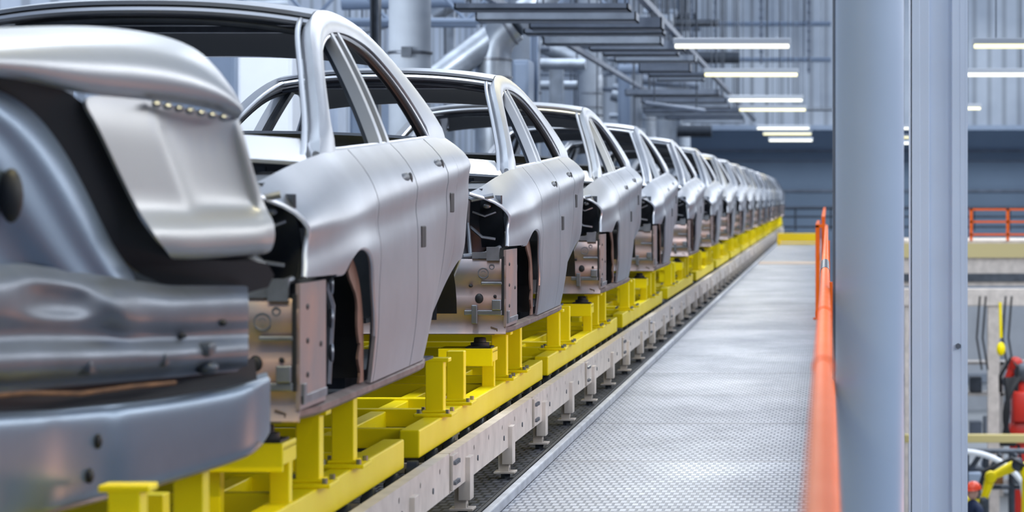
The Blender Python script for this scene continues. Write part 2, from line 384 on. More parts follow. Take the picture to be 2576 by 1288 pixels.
    add(MB().grid([[L(w*k,s,belt(s)+.035*(1-k*k)) for k in [-1+.1*j for j in range(21)]] for s,w in [(x,W(x,belt(x))-.01) for x in (3.98,4.1,4.25,4.4,4.55,4.65)]]),'rear_deck',steel,solid=.012)
    add(MB().grid([[L(.64*k,4.65+.05*(1-k*k),.18-.1*i) for k in [-1+.2*j for j in range(11)]] for i in range(7)]),'tail_panel',steel_m,solid=.012)
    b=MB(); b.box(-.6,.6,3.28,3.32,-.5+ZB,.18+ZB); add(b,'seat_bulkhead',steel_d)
    return root
CX=-2.43
lab='unpainted bare steel sedan body shell on yellow carrier frame'
car=build_car((CX,CARY[0],H-ZB),lab,'sedan body shells along the conveyor')
car['label']='bare steel sedan body shell without bonnet or bumper on yellow carrier'
def combine(root):
    bm=bmesh.new(); mats=[]
    def rec(r):
        for c in KIDS.get(r.name,[]):
            n=len(bm.faces); bm.from_mesh(c.data); bm.faces.ensure_lookup_table(); m=c.data.materials[0]
            if m not in mats: mats.append(m)
            for f in bm.faces[n:]: f.material_index=mats.index(m)
            rec(c)
    rec(root); me=bpy.data.meshes.new('car_body'); bm.to_mesh(me); bm.free()
    for m in mats: me.materials.append(m)
    return me
farmesh=combine(car)
for k in range(1,len(CARY)):
    loc=(CX,CARY[k],H-ZB)
    if k<7: c=copy_tree(car,loc,() if k<3 else ('plate_hole','stamped_ring','handle_hole')); c['label']=lab
    else:
        c=bpy.data.objects.new('car_body',farmesh); c.location=loc; col.objects.link(c)
        c['label']=lab; c['category']='car body'; c['group']='sedan body shells along the conveyor'
    c.scale=(1,1.12 if k<3 else 1.05,1)

# ---------------------------------------------------------------- carrier skids
def build_skid(y0,ln):
    root=empty('carrier_frame',(CX,y0,H-1.02),'yellow painted steel carrier frame with posts holding car bodies','carrier frame','yellow carrier frames on the conveyor')
    add=lambda b,n,m,**k: b.obj(n,m,parent=root,**k)
    ex=ln-4.85
    for sg in (1,-1):
        b=MB(); b.box(sg*.80-.04,sg*.80+.04,0,ln,0,.110); add(b,'side_bar',yellow,bevel=.006,smooth=False)
        b=MB(); b.box(sg*.46-.035,sg*.46+.035,.1,ln-.1,.005,.080); add(b,'inner_bar',yellow,bevel=.005,smooth=False)
        for yy in (.75,1.42,3.1+ex,3.75+ex):
            b=MB(); b.box(sg*.80-.038,sg*.80+.038,yy-.038,yy+.038,.11,.345); b.box(sg*.80-.08,sg*.80+.08,yy-.09,yy+.09,.110,.124); b.box(sg*.80-.05,sg*.80+.05,yy-.05,yy+.05,.124,.136)
            if yy in (.75,3.1+ex): b.box(sg*.80-.06,sg*.80+.06,yy-.04,yy+.05,.335,.352)
            p=add(b,'post',yellow,bevel=.004,smooth=False)
            for i in (-1,1):
                for j in (-1,1): MB().tube([(sg*.8+i*.06,yy+j*.07,.124),(sg*.8+i*.06,yy+j*.07,.140)],.009,6).obj('bolt',steel_m,parent=p)
        yy=2.50+ex
        b=MB(); b.box(sg*.71-.13,sg*.71+.13,yy-.05,yy+.16,.275,.30); b.box(sg*.71-.13,sg*.71+.13,yy-.055,yy-.04,.215,.30)
        b.box(sg*.84-.008,sg*.84,yy-.05,yy+.16,.235,.29); b.box(sg*.61-.035,sg*.61+.035,yy,yy+.06,.08,.28); b.box(sg*.80-.03,sg*.80+.03,yy+.1,yy+.15,.10,.28)
        add(b,'mount_bracket',yellow,bevel=.004,smooth=False)
        b=MB(); b.tube([(sg*.77,yy+.03,.30),(sg*.77,yy+.03,.325),(sg*.77,yy+.03,.327),(sg*.77,yy+.03,.348),(sg*.77,yy+.03,.35)],[.045,.045,.03,.028,.02],14); b.box(sg*.77-.06,sg*.77+.06,yy-.04,yy+.10,.30,.308)
        add(b,'rubber_pad',black)
    for yy in (.35,1.42,2.1,3.1+ex,3.75+ex,4.5+ex):
        add(MB().box(-.77,.77,yy-.035,yy+.035,.01,.09),'cross_bar',yellow,bevel=.005,smooth=False)
    return root
sk=build_skid(5.92,4.85); copy_tree(sk,(CX,11.18,H-1.02))
sk2=None
for k in range(2,len(CARY)):
    yk=CARY[k]-2.35-.6
    if sk2 is None: sk2=build_skid(yk,5.40)
    else: copy_tree(sk2,(CX,yk,H-1.02),() if k<5 else ('bolt',))

# ---------------------------------------------------------------- conveyor rails
def build_rail(X,y):
    sg=1 if X>CX else -1
    root=empty('conveyor_rail',(X,y,0),'cream painted steel conveyor rail segment on short legs','conveyor rail','cream conveyor rail segments')
    add=lambda b,n,m,**k: b.obj(n,m,parent=root,**k); zt=H-1.02
    b=MB(); b.box(-.012,.0,0,3.18,zt-.16,zt); b.box(-.05,0,0,3.18,zt-.008,zt); b.box(-.05,0,0,3.18,zt-.16,zt-.152)
    b.box(-.0,.012,.0,.16,zt-.15,zt-.01)
    add(b,'channel_beam',cream,bevel=.002,smooth=False)
    for yy in (.02,.06,.10,.14):
        for zz in (.04,.12): add(MB().tube([(.010,yy,zt-zz),(.024,yy,zt-zz)],.009,6),'bolt',steel_m)
    for yy in (.9,1.9,2.7): add(MB().tube([(-.005,yy,zt-.10),(.004,yy,zt-.10)],.012,8),'beam_hole',steel_d)
    for yy in (.55,2.15):
        b=MB(); b.box(-.05,-.0,yy-.035,yy+.035,.03,zt-.15); b.box(-.03,.02,yy-.06,yy+.06,zt-.24,zt-.06); b.box(-.07,.03,yy-.06,yy+.06,.025,.035)
        b.box(-.5 if sg>0 else 0,0 if sg>0 else .5,yy-.02,yy+.02,zt-.13,zt-.09)
        l=add(b,'leg',cream,bevel=.002,smooth=False)
        b=MB(); b.tube([(-.02,yy,0),(-.02,yy,.05)],.022,8); b.obj('levelling_foot',steel_d,parent=l)
    for i in range(6):
        yy=.25+.53*i; b=MB(); b.tube([(-sg*.105-.02,yy,zt-.045),(-sg*.105+.02,yy,zt-.045)],.044,14); b.tube([(-sg*.105-.03,yy,zt-.045),(0,yy,zt-.045)],.012,8)
        add(b,'roller',steel_d)
    return root
r1=build_rail(-1.5,5.0); r2=build_rail(-3.36,5.0)
for k in range(1,30):
    copy_tree(r1,(-1.5,5.0+3.2*k,0),() if k<8 else ('bolt','beam_hole') if k<14 else ('bolt','beam_hole','roller','levelling_foot'))
    if k<16: copy_tree(r2,(-3.36,5.0+3.2*k,0),('bolt','beam_hole','roller','levelling_foot'))
MB().box(-1.41,-1.375,4,96,0,.045).obj('floor_curb',curbm,bevel=.006,smooth=False,label='pale painted kerb strip along the walkway edge',category='kerb')
MB().tube([(-1.445,4,.016),(-1.445,50,.016),(-1.445,96,.016)],.014,8).obj('floor_cable',black,label='black cable lying beside the kerb strip',category='cable')

# ---------------------------------------------------------------- structure
MB().box(-1.375,-.05,2,92,-.2,0).obj('floor',tread,smooth=False,kind='structure')
MB().box(-9.5,-1.375,2,108,-.2,0).obj('floor',grate,smooth=False,kind='structure')
MB().box(-.05,30,2,125,HALL-.2,HALL).obj('floor',hallfloor,smooth=False,kind='structure')
MB().box(-.05,-.035,2,92,-.2,.09).obj('trim_1',bluegrey,smooth=False,kind='structure')
MB().box(-12,30,116,116.3,HALL,14).obj('wall_back',farwall,smooth=False,kind='structure')
MB().box(-12,30,110,110.2,H+2.75,14).obj('wall_back_upper',corr,smooth=False,kind='structure')
MB().box(-9.8,-9.5,2,116,-.2,14).obj('wall_left',corrL,smooth=False,kind='structure')
MB().box(30,30.3,2,116,HALL,14).obj('wall_right',corrL,smooth=False,kind='structure')
n=2
for zz,h,m in ((1.95,.10,tray),(1.5,.05,tray),(.32,.10,tray),(-.35,.10,tray)):
    MB().box(-9.4,30,115.85,116,H+zz-h,H+zz).obj('trim_%d'%n,m,smooth=False,kind='structure'); n+=1
MB().box(-9.4,30,109.9,110,H+2.6,H+2.78).obj('trim_%d'%n,bluegrey,smooth=False,kind='structure')
rt=empty('guard_rail',(2,112,H-1.3),'dark steel guard rail along a platform at the far wall','guard rail')
b=MB()
for zz in (-.42,-.75,-1.15): b.tube([(-4,112,H+zz),(12,112,H+zz)],.04,8)
for i in range(12): b.tube([(-4+1.4*i,112,H-1.3),(-4+1.4*i,112,H-.42)],.035,8)
b.obj('rail_frame',steel_d,parent=rt,origin=rt.location)
MB().box(-9,-1.3,109,113,H-1.6,H-1.3).obj('platform',tray,origin=(-5,111,H-1.6),smooth=False,label='grey raised platform in front of the far wall',category='platform')
b=MB(); b.box(-1.36,-.20,79.9,80.05,.10,.33); b.box(-1.36,-1.28,79.85,80.1,0,.12); b.box(-.28,-.20,79.85,80.1,0,.12); b.box(-1.36,-.2,79.88,80.07,.02,.07)
b.obj('end_barrier',mat('amber_paint',(1.0,.68,.0),.4),bevel=.01,smooth=False,label='amber yellow barrier beam across the end of the walkway',category='barrier')
MB().box(-1.35,-.06,57,59,.0,.012).obj('floor_plate',mat('tan_plate',(.45,.33,.24),.5),smooth=False,label='tan cover plate set on the walkway',category='floor plate')

# guard rail
gr=empty('guard_rail',(0,2,0),'orange painted tubular guard rail along the walkway edge','guard rail')
def G(b,n,m,**k): return b.obj(n,m,parent=gr,origin=(0,2,0),**k)
G(MB().tube([(-.006,2.2,H-.31),(-.004,12.0,H-.31)],.0175,18),'handrail',orange); G(MB().tube([(-.004,13.6,H-.31),(.004,31,H-.31)],.0175,18),'handrail',orange)
G(MB().tube([(-.004,12.0,H-.31),(-.004,13.6,H-.31)],.019,14),'rail_sleeve',steel_d,label='dark steel coupling sleeve')
for yy in (5.2,7.6): G(MB().tube([(-.005,yy,H-.31),(-.005,yy+.06,H-.31)],.021,14),'rail_sleeve',orange)
G(MB().tube([(.012,2.2,H-.62),(.012,31,H-.62)],.018,12),'mid_rail',orange)
for yy in (10.5,20.7): 
    b=MB(); b.tube([(.012,yy,-.1),(.012,yy,H-.31)],.016,10); b.box(-.03,.05,yy-.03,yy+.03,-.1,-.09); G(b,'post',orange)
gt=empty('safety_gate',(-.06,31,0),'orange tubular gate frame standing at the walkway edge','gate')
b=MB()
for yy in (31.2,33.4,36): b.box(-.115,-.075,yy-.02,yy+.02,0,H-.30)
for zz in (-.30,-.62,-.9): b.box(-.115,-.075,31.2,36,H+zz-.03,H+zz+.01)
b.box(-.115,-.0,31.18,31.23,H-.33,H-.29); b.box(-.14,-.04,31.15,31.25,0,.02)
b.box(-.05,-.01,31.5,31.55,0,H-.21); b.box(-.05,-.01,36,36.04,0,H-.21); b.box(-.05,-.01,31.5,60,H-.24,H-.21)
b.obj('gate_frame',orange,parent=gt,origin=gt.location,bevel=.003,smooth=False)

# columns near
b=MB(); d=9.5; r=.5*172/F*d; x=(2188-VX)*d/F
b.tube([(x,d,HALL),(x,d,H-1),(x,d,9)],r,48); 
b.obj('support_column',colpaint,origin=(x,d,HALL),label='round blue-grey painted steel column beside the walkway',category='column')
b=MB(); b.tube([(x-r-.004,d+.06,HALL),(x-r-.004,d+.06,9)],.006,10); b.obj('conduit_pipe',tray,origin=(x-r-.004,d+.06,HALL),label='thin dark conduit running up the round column',category='pipe')
d=10.6; q=lambda px:(px-VX)*d/F
b=MB(); b.box(q(2290),q(2338),d,d+.02,HALL,9); b.box(q(2330),q(2398),d+.018,d+.03,HALL,9)
b.box(q(2394),q(2434),d-.01,d+.012,HALL,9); b.box(q(2426),q(2434),d-.01,d+.2,HALL,9); b.box(q(2290),q(2296),d,d+.2,HALL,9)
sc_=b.obj('steel_column',bluelight,origin=(q(2360),d,HALL),bevel=.003,smooth=False,label='pale blue painted profiled steel column with channel flanges',category='column')
for zz in (H-.55,): MB().tube([(q(2410),d-.022,zz),(q(2410),d-.008,zz)],.011,6).obj('bolt',steel_m,parent=sc_,origin=(q(2360),d,HALL))

# background columns left
for i,dd in enumerate((34,47,60,73,86,99)):
    x=-4.95; b=MB(); b.tube([(x,dd,0),(x,dd,H),(x,dd,9)],.25,28)
    rt=b.obj('concrete_column',concrete,origin=(x,dd,0),label='thick round grey column with steel strap behind the conveyor',category='column',group='grey columns')
    b=MB(); b.ring((0,0,H+1.72),(0,0,1),.255,.02,24); b.box(-.06,.06,-.30,-.25,H+1.66,H+1.78); b.obj('strap',steel_d,parent=rt)
for i,(px,dd,w) in enumerate(((945,30,.09),(605,40,.12),(1130,52,.2),(1345,44,.12),(1400,62,.3),(1570,70,.3),(1690,90,.3))):
    x=(px-VX)*dd/F; b=MB(); b.box(x-w/2,x+w/2,dd-.01,dd+.01,0,9); b.box(x-w/2,x-w/2+.02,dd-.1,dd+.1,0,9); b.box(x+w/2-.02,x+w/2,dd-.1,dd+.1,0,9)
    b.obj('steel_post',(steel_d if i in(0,) else bluegrey if i%2 else galv),origin=(x,dd,0),smooth=False,label='upright H-section steel post behind the conveyor',category='post',group='upright steel posts')
def cabinet(px0,px1,dd,top,m=white,lb='tall white sheet-metal cabinet with panel seams'):
    x0=(px0-VX)*dd/F; x1=(px1-VX)*dd/F; zt=H+(VY-top)*dd/F
    rt=empty('cabinet',((x0+x1)/2,dd,0),lb,'cabinet')
    MB().box(x0,x1,dd,dd+.8,0,zt).obj('body',m,parent=rt,origin=rt.location,bevel=.02,smooth=False)
    nn=max(1,int((x1-x0)/.9)); 
    for i in range(nn):
        a=x0+(x1-x0)*i/nn+.03; c=x0+(x1-x0)*(i+1)/nn-.03
        dr=MB().box(a,c,dd-.03,dd-.001,.1,zt-.06).obj('door',m,parent=rt,origin=rt.location,bevel=.01,smooth=False)
        MB().box(c-.1,c-.07,dd-.06,dd-.03,H-.1,H+.1).obj('handle',steel_d,parent=dr,origin=rt.location)
cabinet(598,735,36,108); cabinet(735,850,44,225,bluelight,'tall pale blue sheet-metal cabinet'); cabinet(880,985,42,170,bluegrey,'tall blue-grey sheet-metal cabinet'); cabinet(1290,1330,43,150,bluegrey,'narrow blue-grey control cabinet')
cabinet(400,590,38.5,130,bluegrey,'tall blue-grey sheet-metal cabinet')
# ducts
def duct(name,lines,r,bands,lb):
    rt=empty(name,lines[0][0],lb,'duct')
    for i,l in enumerate(lines):
        MB().tube(l,r if i==0 else r*.8,28).obj('duct_section',galv,parent=rt,origin=rt.location)
    for c,ax in bands: MB().ring(c,ax,r*1.02,.02,24).obj('duct_flange',steel_m,parent=rt,origin=rt.location)
def arc(p0,p1,p2,n=8): return [Vector(p0)*(1-t)**2+Vector(p1)*2*t*(1-t)+Vector(p2)*t*t for t in [i/n for i in range(n+1)]]
duct('ventilation_duct',[[P(1240,900,38),P(1240,260,38),P(1240,150,38)]+arc(P(1240,145,38),P(1240,95,38),P(1290,62,38)),[P(1232,100,38),P(1110,190,37.5),P(1040,245,37)],[P(1290,62,38),P(1420,-60,38.5)]],.24,
     [(P(1240,195,38),(0,0,1)),(P(1240,150,38),(0,0,1)),(P(1240,260,38),(0,0,1)),(P(1278,70,38),(1,0,.6))],'shiny galvanised round ventilation duct with elbow')
duct('ventilation_duct',[[P(1487,650,60),P(1487,240,60),P(1487,205,60)]+arc(P(1487,200,60),P(1487,170,60),P(1450,150,60)),[P(1450,150,60),P(1360,110,60)]],.24,[(P(1487,235,60),(0,0,1)),(P(1487,270,60),(0,0,1))],'shiny galvanised round ventilation duct with elbow')
duct('ventilation_duct',[[P(1628,615,78),P(1628,290,78)]+arc(P(1628,285,78),P(1628,262,78),P(1600,255,78)),[P(1600,255,78),P(1540,235,78)]],.25,[(P(1628,300,78),(0,0,1))],'shiny galvanised round ventilation duct with elbow')
def overhead(dd,x0,x1,z,h,m,lb='grey steel cross tray hanging above the conveyor'):
    rt=empty('overhead_tray',((x0+x1)/2,dd,H+z),lb,'overhead tray','overhead cross trays')
    b=MB(); b.box(x0,x1,dd,dd+.02,H+z-h,H+z); b.box(x0,x1,dd+.58,dd+.6,H+z-h,H+z)
    b.box(x0,x1,dd,dd+.6,H+z-h,H+z-h+.015); b.box(x0,x0+.02,dd,dd+.6,H+z-h,H+z); b.box(x1-.02,x1,dd,dd+.6,H+z-h,H+z)
    b.obj('tray_body',m,parent=rt,origin=rt.location,smooth=False)
    for x in (x0+.15,x1-.15): MB().tube([(x,dd+.3,H+z-h+.01),(x,dd+.3,9)],.012,6).obj('hanger_rod',steel_d,parent=rt,origin=rt.location)
zz=2.22
for i,dd in enumerate((32.5,34.0,35.5,37.2,39,40.8,42.8,45.0,47.4,50,52.5)): overhead(dd,-4.1+random.uniform(-.25,.25)+.10*i,-2.08+random.uniform(-.2,.1),zz+random.uniform(-.04,.04),.07+.035*(i%3),(tray,trayl,tray)[i%3])
for i,dd in enumerate((58,60.5,63.2,66,69,72.5,76,80)): overhead(dd,-4.3+random.uniform(-.3,.3),-2.15+random.uniform(-.2,.1),zz+random.uniform(-.05,.05),.12,(tray,trayl)[i%2])
for x in (-4.0,-2.2): MB().box(x-.04,x+.04,28,88,H+2.34,H+2.42).obj('overhead_beam',tray,smooth=False,origin=(x,28,H+2.3),label='long grey steel beam carrying the hanging trays',category='beam')
pipes=[(P(380,20,40),P(720,14,41),.10,galv),(P(860,10,45),P(1170,2,45),.10,bluegrey),(P(860,95,50),P(990,60,50),.05,galv),(P(1090,40,51),P(1180,-20,51),.14,galv),(P(860,60,46),P(1200,62,46),.05,bluegrey),
                  (P(1290,330,57),P(1540,330,57),.08,bluegrey),(P(1300,215,64),P(1460,215,64),.10,galv),(P(1300,285,63),P(1480,300,63),.06,steel_d),(P(1090,300,50.5),P(1290,300,50.5),.05,steel_d),(P(1560,215,83),P(1740,215,83),.12,bluegrey),(P(1640,330,95),P(1790,330,95),.2,steel_d),
                  (P(1640,150,92),P(2090,150,92),.08,bluegrey),(P(1660,60,93),P(2090,60,93),.08,bluegrey),(P(1900,275,100),P(2095,275,100),.06,steel_d)]
for i in range(34):
    dd=48.6+1.5*i+random.uniform(0,.3); px=random.uniform(1150,1640); py=random.uniform(20,330); w=random.uniform(90,240)
    pipes.append((P(px,py,dd),P(px+w,py+random.choice((0,0,0,0,20)),dd),random.choice((.05,.08,.11,.14)),random.choice((tray,bluegrey,tray,steel_d,galv,trayl))))
for (a,c,r,m) in pipes:
    rt=empty('service_pipe',(a+c)/2,'horizontal service pipe hung high across the hall','pipe','high service pipes')
    MB().tube([a,(a+c)/2,c],r,14).obj('pipe_run',m,parent=rt,origin=rt.location)
    for t in (.15,.85):
        p=a+(c-a)*t; MB().tube([p,Vector((p.x,p.y,9))],.015,6).obj('hanger_rod',steel_d,parent=rt,origin=rt.location)
for px in (1660,1740,1800,1915,2035): 
    dd=85; a=P(px,-30,dd); c=P(px,130+random.uniform(0,90),dd)
    b=MB(); b.tube([a,c],.035,8); 
    for i in range(9): b.ell(a+(c-a)*(i+.5)/9,.06,.06,.06,8,6)
    b.obj('hanging_cable',tray,origin=c,label='knotted dark cable drop hanging from above',category='cable',group='cable drops')
def truss(dd,x0,n,st,z0,z1,r,lb):
    b=MB()
    for i in range(n):
        x=x0+i*st; b.tube([(x,dd,z0),(x+st/2,dd,z1)],r*.6,8); b.tube([(x+st/2,dd,z1),(x+st,dd,z0)],r*.6,8)
    b.tube([(x0,dd,z0),(x0+n*st,dd,z0)],r,8); b.tube([(x0,dd,z1),(x0+n*st,dd,z1)],r,8)
    b.obj('roof_truss',bluegrey,origin=(x0+n*st/2,dd,z0),label=lb,category='truss')
truss(70.5,-9.2,12,1.9,H+5.0,H+6.3,.08,'blue-grey lattice roof truss spanning the hall')
truss(44.5,-9.2,5,1.2,H+2.75,H+3.4,.05,'blue-grey lattice roof truss spanning the hall')

def fixture(xc,dd,z,ln,lm,lb,en=36):
    rt=empty('light_fixture',(xc,dd,z),lb,'ceiling light','hanging tube lights')
    k=dict(parent=rt,origin=rt.location)
    b=MB(); b.box(xc-ln/2,xc+ln/2,dd-.06,dd+.06,z+.0,z+.075); b.obj('lamp_housing',housing,bevel=.01,smooth=False,**k)
    b=MB(); b.box(xc-ln/2+.02,xc+ln/2-.02,dd-.055,dd+.055,z-.055,z-.001); b.obj('lamp_tube',lm,bevel=.012,smooth=False,**k)
    for x in (xc-ln*.3,xc+ln*.3): MB().tube([(x,dd,z+.07),(x,dd,z+5)],.008,6).obj('hanger_rod',steel_d,**k)
    l=bpy.data.lights.new('lamp_glow','AREA'); l.shape='RECTANGLE'; l.size=ln; l.size_y=.12; l.energy=en; l.color=(1,.84,.42) if lm is lampy else (.93,.96,1)
    lo=bpy.data.objects.new('lamp_glow',l); lo.location=(0,0,-.08); lo.parent=rt; col.objects.link(lo)
for i,dd in enumerate((6.5,14,20,27,36.5,45,56.8,63,80,87,97)): fixture(-1.2+(0 if i<5 else .02*(i%2)),dd,H+1.96,1.5,lampw if i in (1,3,4,6,8,10) else lampy,'suspended tube light with pale housing and warm glow',50 if i==0 else 38)
for i,dd in enumerate((36.5,45,62,80,92,102)): fixture(2.62,dd,H+1.96,1.5,lampy if i%2==0 else lampw,'suspended tube light with pale housing over the lower hall')

# ---------------------------------------------------------------- front car (rear end)
r0=empty('car_body',(-1.9,6.9,H-.8),'steel car body rear end with raised boot lid and bumper beam','car body')
def dz(px): return 6.4+1.0*max(-.3,min(1.05,px/680.))
def PG(rows):
    return [[P(px,py,dz(px)+dd) for (px,py,dd) in r] for r in rows]
def addr(b,n,m,par=None,**k): return b.obj(n,m,parent=par or r0,origin=r0.location,**k)
def rw(pts,dd,dx=0,dy=0): return [(a+dx,b+dy,dd) for a,b in pts]
lidm=mat('satin_lid',(.47,.485,.51),.44,.75,.06,3.)
lid=addr(MB().grid(PG([rw([(-160,82),(60,72),(220,68),(360,82),(460,108),(525,150),(560,205),(575,240)],.42),
 rw([(-160,95),(60,86),(220,82),(360,95),(465,120),(538,165),(575,215),(592,250)],.18),
 rw([(-160,125),(60,118),(220,116),(355,125),(468,150),(548,195),(588,235),(602,262)],.02),
 rw([(-160,150),(60,155),(210,175),(345,178),(470,198),(552,228),(592,256),(608,275)],-.02),
 rw([(-160,165),(60,182),(195,222),(335,230),(462,243),(550,262),(590,280),(606,290)],.0),
 rw([(-160,172),(55,190),(190,232),(335,242),(462,256),(548,274),(586,290),(600,298)],.05)])),'boot_lid',steel,sub=2,solid=.01)
R=.05
addr(MB().grid(PG([
 [(190,235,.05),(300,246,.05),(360,252,.05),(385,256,.05),(405,262,.06),(500,278,.07),(570,292,.07),(588,296,.06),(600,300,.05)],
 [(235,300,.03),(320,312,.03),(378,318,.03),(400,320,.03),(418,326,R+.03),(510,340,R+.04),(584,346,R+.03),(598,346,.04),(612,348,.04)],
 [(268,370,.03),(345,382,.03),(402,390,.03),(424,392,.03),(442,396,R+.03),(530,404,R+.04),(602,408,R+.03),(616,408,.04),(628,408,.04)],
 [(305,450,.03),(378,460,.03),(430,466,.03),(452,468,.03),(470,471,R+.03),(550,475,R+.04),(620,478,R+.03),(634,478,.04),(648,478,.04)],
 [(340,520,.03),(405,526,.03),(455,528,.03),(476,530,.03),(493,533,R+.02),(570,535,R+.03),(638,535,R+.02),(652,534,.03),(668,534,.03)],
 [(358,552,.0),(418,552,.0),(465,552,.0),(486,552,.0),(505,552,-.01),(580,551,-.01),(642,550,-.01),(660,550,-.01),(680,550,.0)],
 [(375,575,-.03),(430,572,-.04),(475,571,-.04),(495,571,-.04),(515,571,-.04),(585,570,-.04),(650,568,-.04),(668,567,-.04),(686,566,-.02)],
 [(400,612,-.04),(445,610,-.05),(485,609,-.05),(505,609,-.05),(525,608,-.05),(595,604,-.05),(654,600,-.05),(672,598,-.04),(688,595,-.02)],
 [(428,640,-.02),(465,642,-.03),(500,642,-.03),(520,641,-.03),(540,640,-.03),(600,635,-.03),(654,629,-.03),(670,627,-.02),(682,622,-.01)],
 [(432,648,.12),(470,650,.12),(505,649,.12),(523,648,.12),(542,647,.12),(600,642,.12),(650,636,.12),(666,634,.12),(678,628,.12)]])),'lid_lower_panel',lidm,par=lid,sub=2,solid=.01)
for i in range(7): 
    c=P(395+28*i,262+5.5*i,dz(395+28*i)+.0); addr(MB().ell(c,.014,.02,.010,8,6),'lid_clip',steel_m,par=lid)
addr(MB().grid(PG([rw([(-160,150),(20,172),(130,205),(205,250),(275,350),(335,470),(395,590),(450,640),(560,655),(680,640)],.09),
 rw([(-160,208),(-20,232),(70,282),(130,350),(190,450),(245,560),(300,660),(380,710),(540,735),(690,730)],.16)])),'boot_seal',black,sub=1,solid=.03)
DX,DY=-50,22
addr(MB().grid(PG([rw([(-160,158),(-10,186),(90,228),(160,290),(230,395),(290,520),(340,620),(400,690)],.10,DX,DY),
 rw([(-160,185),(-15,215),(65,262),(130,325),(195,425),(255,540),(305,635),(355,705)],.0,DX,DY),
 rw([(-160,235),(-25,265),(40,310),(100,380),(160,475),(220,580),(275,660),(320,720)],.04,DX,DY),
 rw([(-160,290),(-40,320),(10,370),(65,440),(120,530),(175,620),(235,690),(275,735)],.0,DX,DY),
 rw([(-160,360),(-60,390),(-15,440),(35,510),(90,590),(145,655),(200,715),(240,750)],.05,DX,DY),
 rw([(-160,440),(-90,470),(-60,520),(-10,580),(45,640),(110,690),(165,740),(200,765)],.06,DX,DY),
 rw([(-170,540),(-120,560),(-90,600),(-40,650),(20,690),(80,730),(130,765),(170,780)],.04,DX,DY)])),'aperture_panel',mat('blue_steel',(.20,.26,.35),.36,.85,.15,4.),sub=2,solid=.012)
addr(MB().ell(P(28,492,6.42),.028,.03,.062),'lamp_hole',black)
for px,py in ((120,600),(160,622),(212,640)): addr(MB().ell(P(px,py,dz(px)+.06),.018,.02,.016),'tooling_hole',steel_m)
rows=[]
for j in range(29):
    r=[]
    for i in range(34):
        px=-160+780*i/33; t=j/28
        # upper edge dips below the lid seal toward the far corner
        ytop=668+55*min(1,max(0,(px-60)/360)); ybot=985-55*max(0,px/620)
        py=ytop+(ybot-ytop)*t
        st=.03-.05*math.tanh((t-.06)/.08)+.020*math.tanh((t-.45)/.06)-.026*math.tanh((t-.66)/.06)+.05*math.tanh((t-.90)/.05)
        pocket=.05*(math.tanh((px-60)/30)-math.tanh((px-215)/30))*.5*(math.tanh((t-.14)/.06)-math.tanh((t-.40)/.06))*.5
        fold=-.04*math.exp(-((px-285-60*t)/34.)**2)*math.exp(-((t-.3)/.25)**2)
        dd=st+pocket+fold+.09*max(0,(px-430)/190.)**2
        r.append((px,py,dd))
    rows.append(r)
rp_=addr(MB().grid(PG(rows)),'rear_panel',mat('rear_panel_steel',(.20,.225,.27),.42,.8,.25,5.),sub=1,solid=.012)
for px,py,w in ((110,890,.02),(330,868,.014),(450,845,.02),(560,812,.012)): addr(MB().ell(P(px,py,dz(px)-.03),w,.012,.009),'panel_slot',black,par=rp_)
for px,py in ((395,905),(205,925),(505,880)):
    p=P(px,py,dz(px)-.03); addr(MB().box(p.x-.03,p.x+.03,p.y-.03,p.y+.05,p.z-.016,p.z+.018),'mount_bracket',steel_d,par=rp_,bevel=.008)
addr(MB().tube([P(x,y,dz(x)-.02) for x,y in ((-160,1010),(60,988),(200,990),(330,972),(440,962))],.006,8),'wiring_harness',brown)
b=MB(); b.grid(PG([rw([(-160,960),(200,955),(450,935),(640,900)],.08),rw([(-160,1060),(200,1050),(450,1020),(650,975)],.08)])); addr(b,'gap_shade',black)  # black sheet stands in for the shade in the gap above the beam
addr(MB().ell(P(520,925,dz(520)-.03),.03,.03,.018),'mount_bolt',steel_d)
pr=[(-160,1055,1350),(0,1042,1318),(125,1038,1290),(140,1035,1286),(275,1022,1250),(290,1020,1246),(400,1010,1218),(500,994,1186),(580,979,1160),(630,965,1140),(655,956,1118),(674,950,1085)]
rows=[]
for f,dd in ((0,.30),(0.0,.06),(.015,.0),(.04,-.03),(.3,-.034),(.5,-.036),(.7,-.034),(.95,-.03),(.98,.0),(.99,.04),(1.0,.20)):
    rows.append([(px,a+(c-a)*f-(10 if dd==.30 else 0),dd+(.03 if 130<px<280 and 0<f<1 else 0)+(.0 if px<640 else .14*((px-640)/34.))) for px,a,c in pr])
bm_=addr(MB().grid(PG(rows)),'bumper_beam',mat('beam_steel',(.24,.30,.38),.36,.8,.15,4.),sub=2,solid=.012)
for px,py in ((247,1110),(226,1197)): addr(MB().ell(P(px,py,dz(px)-.02),.010,.014,.018),'beam_hole',black,par=bm_)
b=MB(); b.tube([P(px,c-2,dz(px)-.0) for px,a,c in pr[:-1]],.006,8); addr(b,'beam_edge',rust,par=bm_)
xa,xb=(342-VX)*7.6/F,(410-VX)*7.6/F
sp_=MB().box(xa,xb,7.6,7.68,H-1.02,H-.79); sp_.box(xa-.06,xb+.06,7.55,7.73,H-1.02,H-1.0)
sp_.obj('post',yellow,parent=sk,origin=(CX,5.92,H-1.02),bevel=.004,smooth=False)

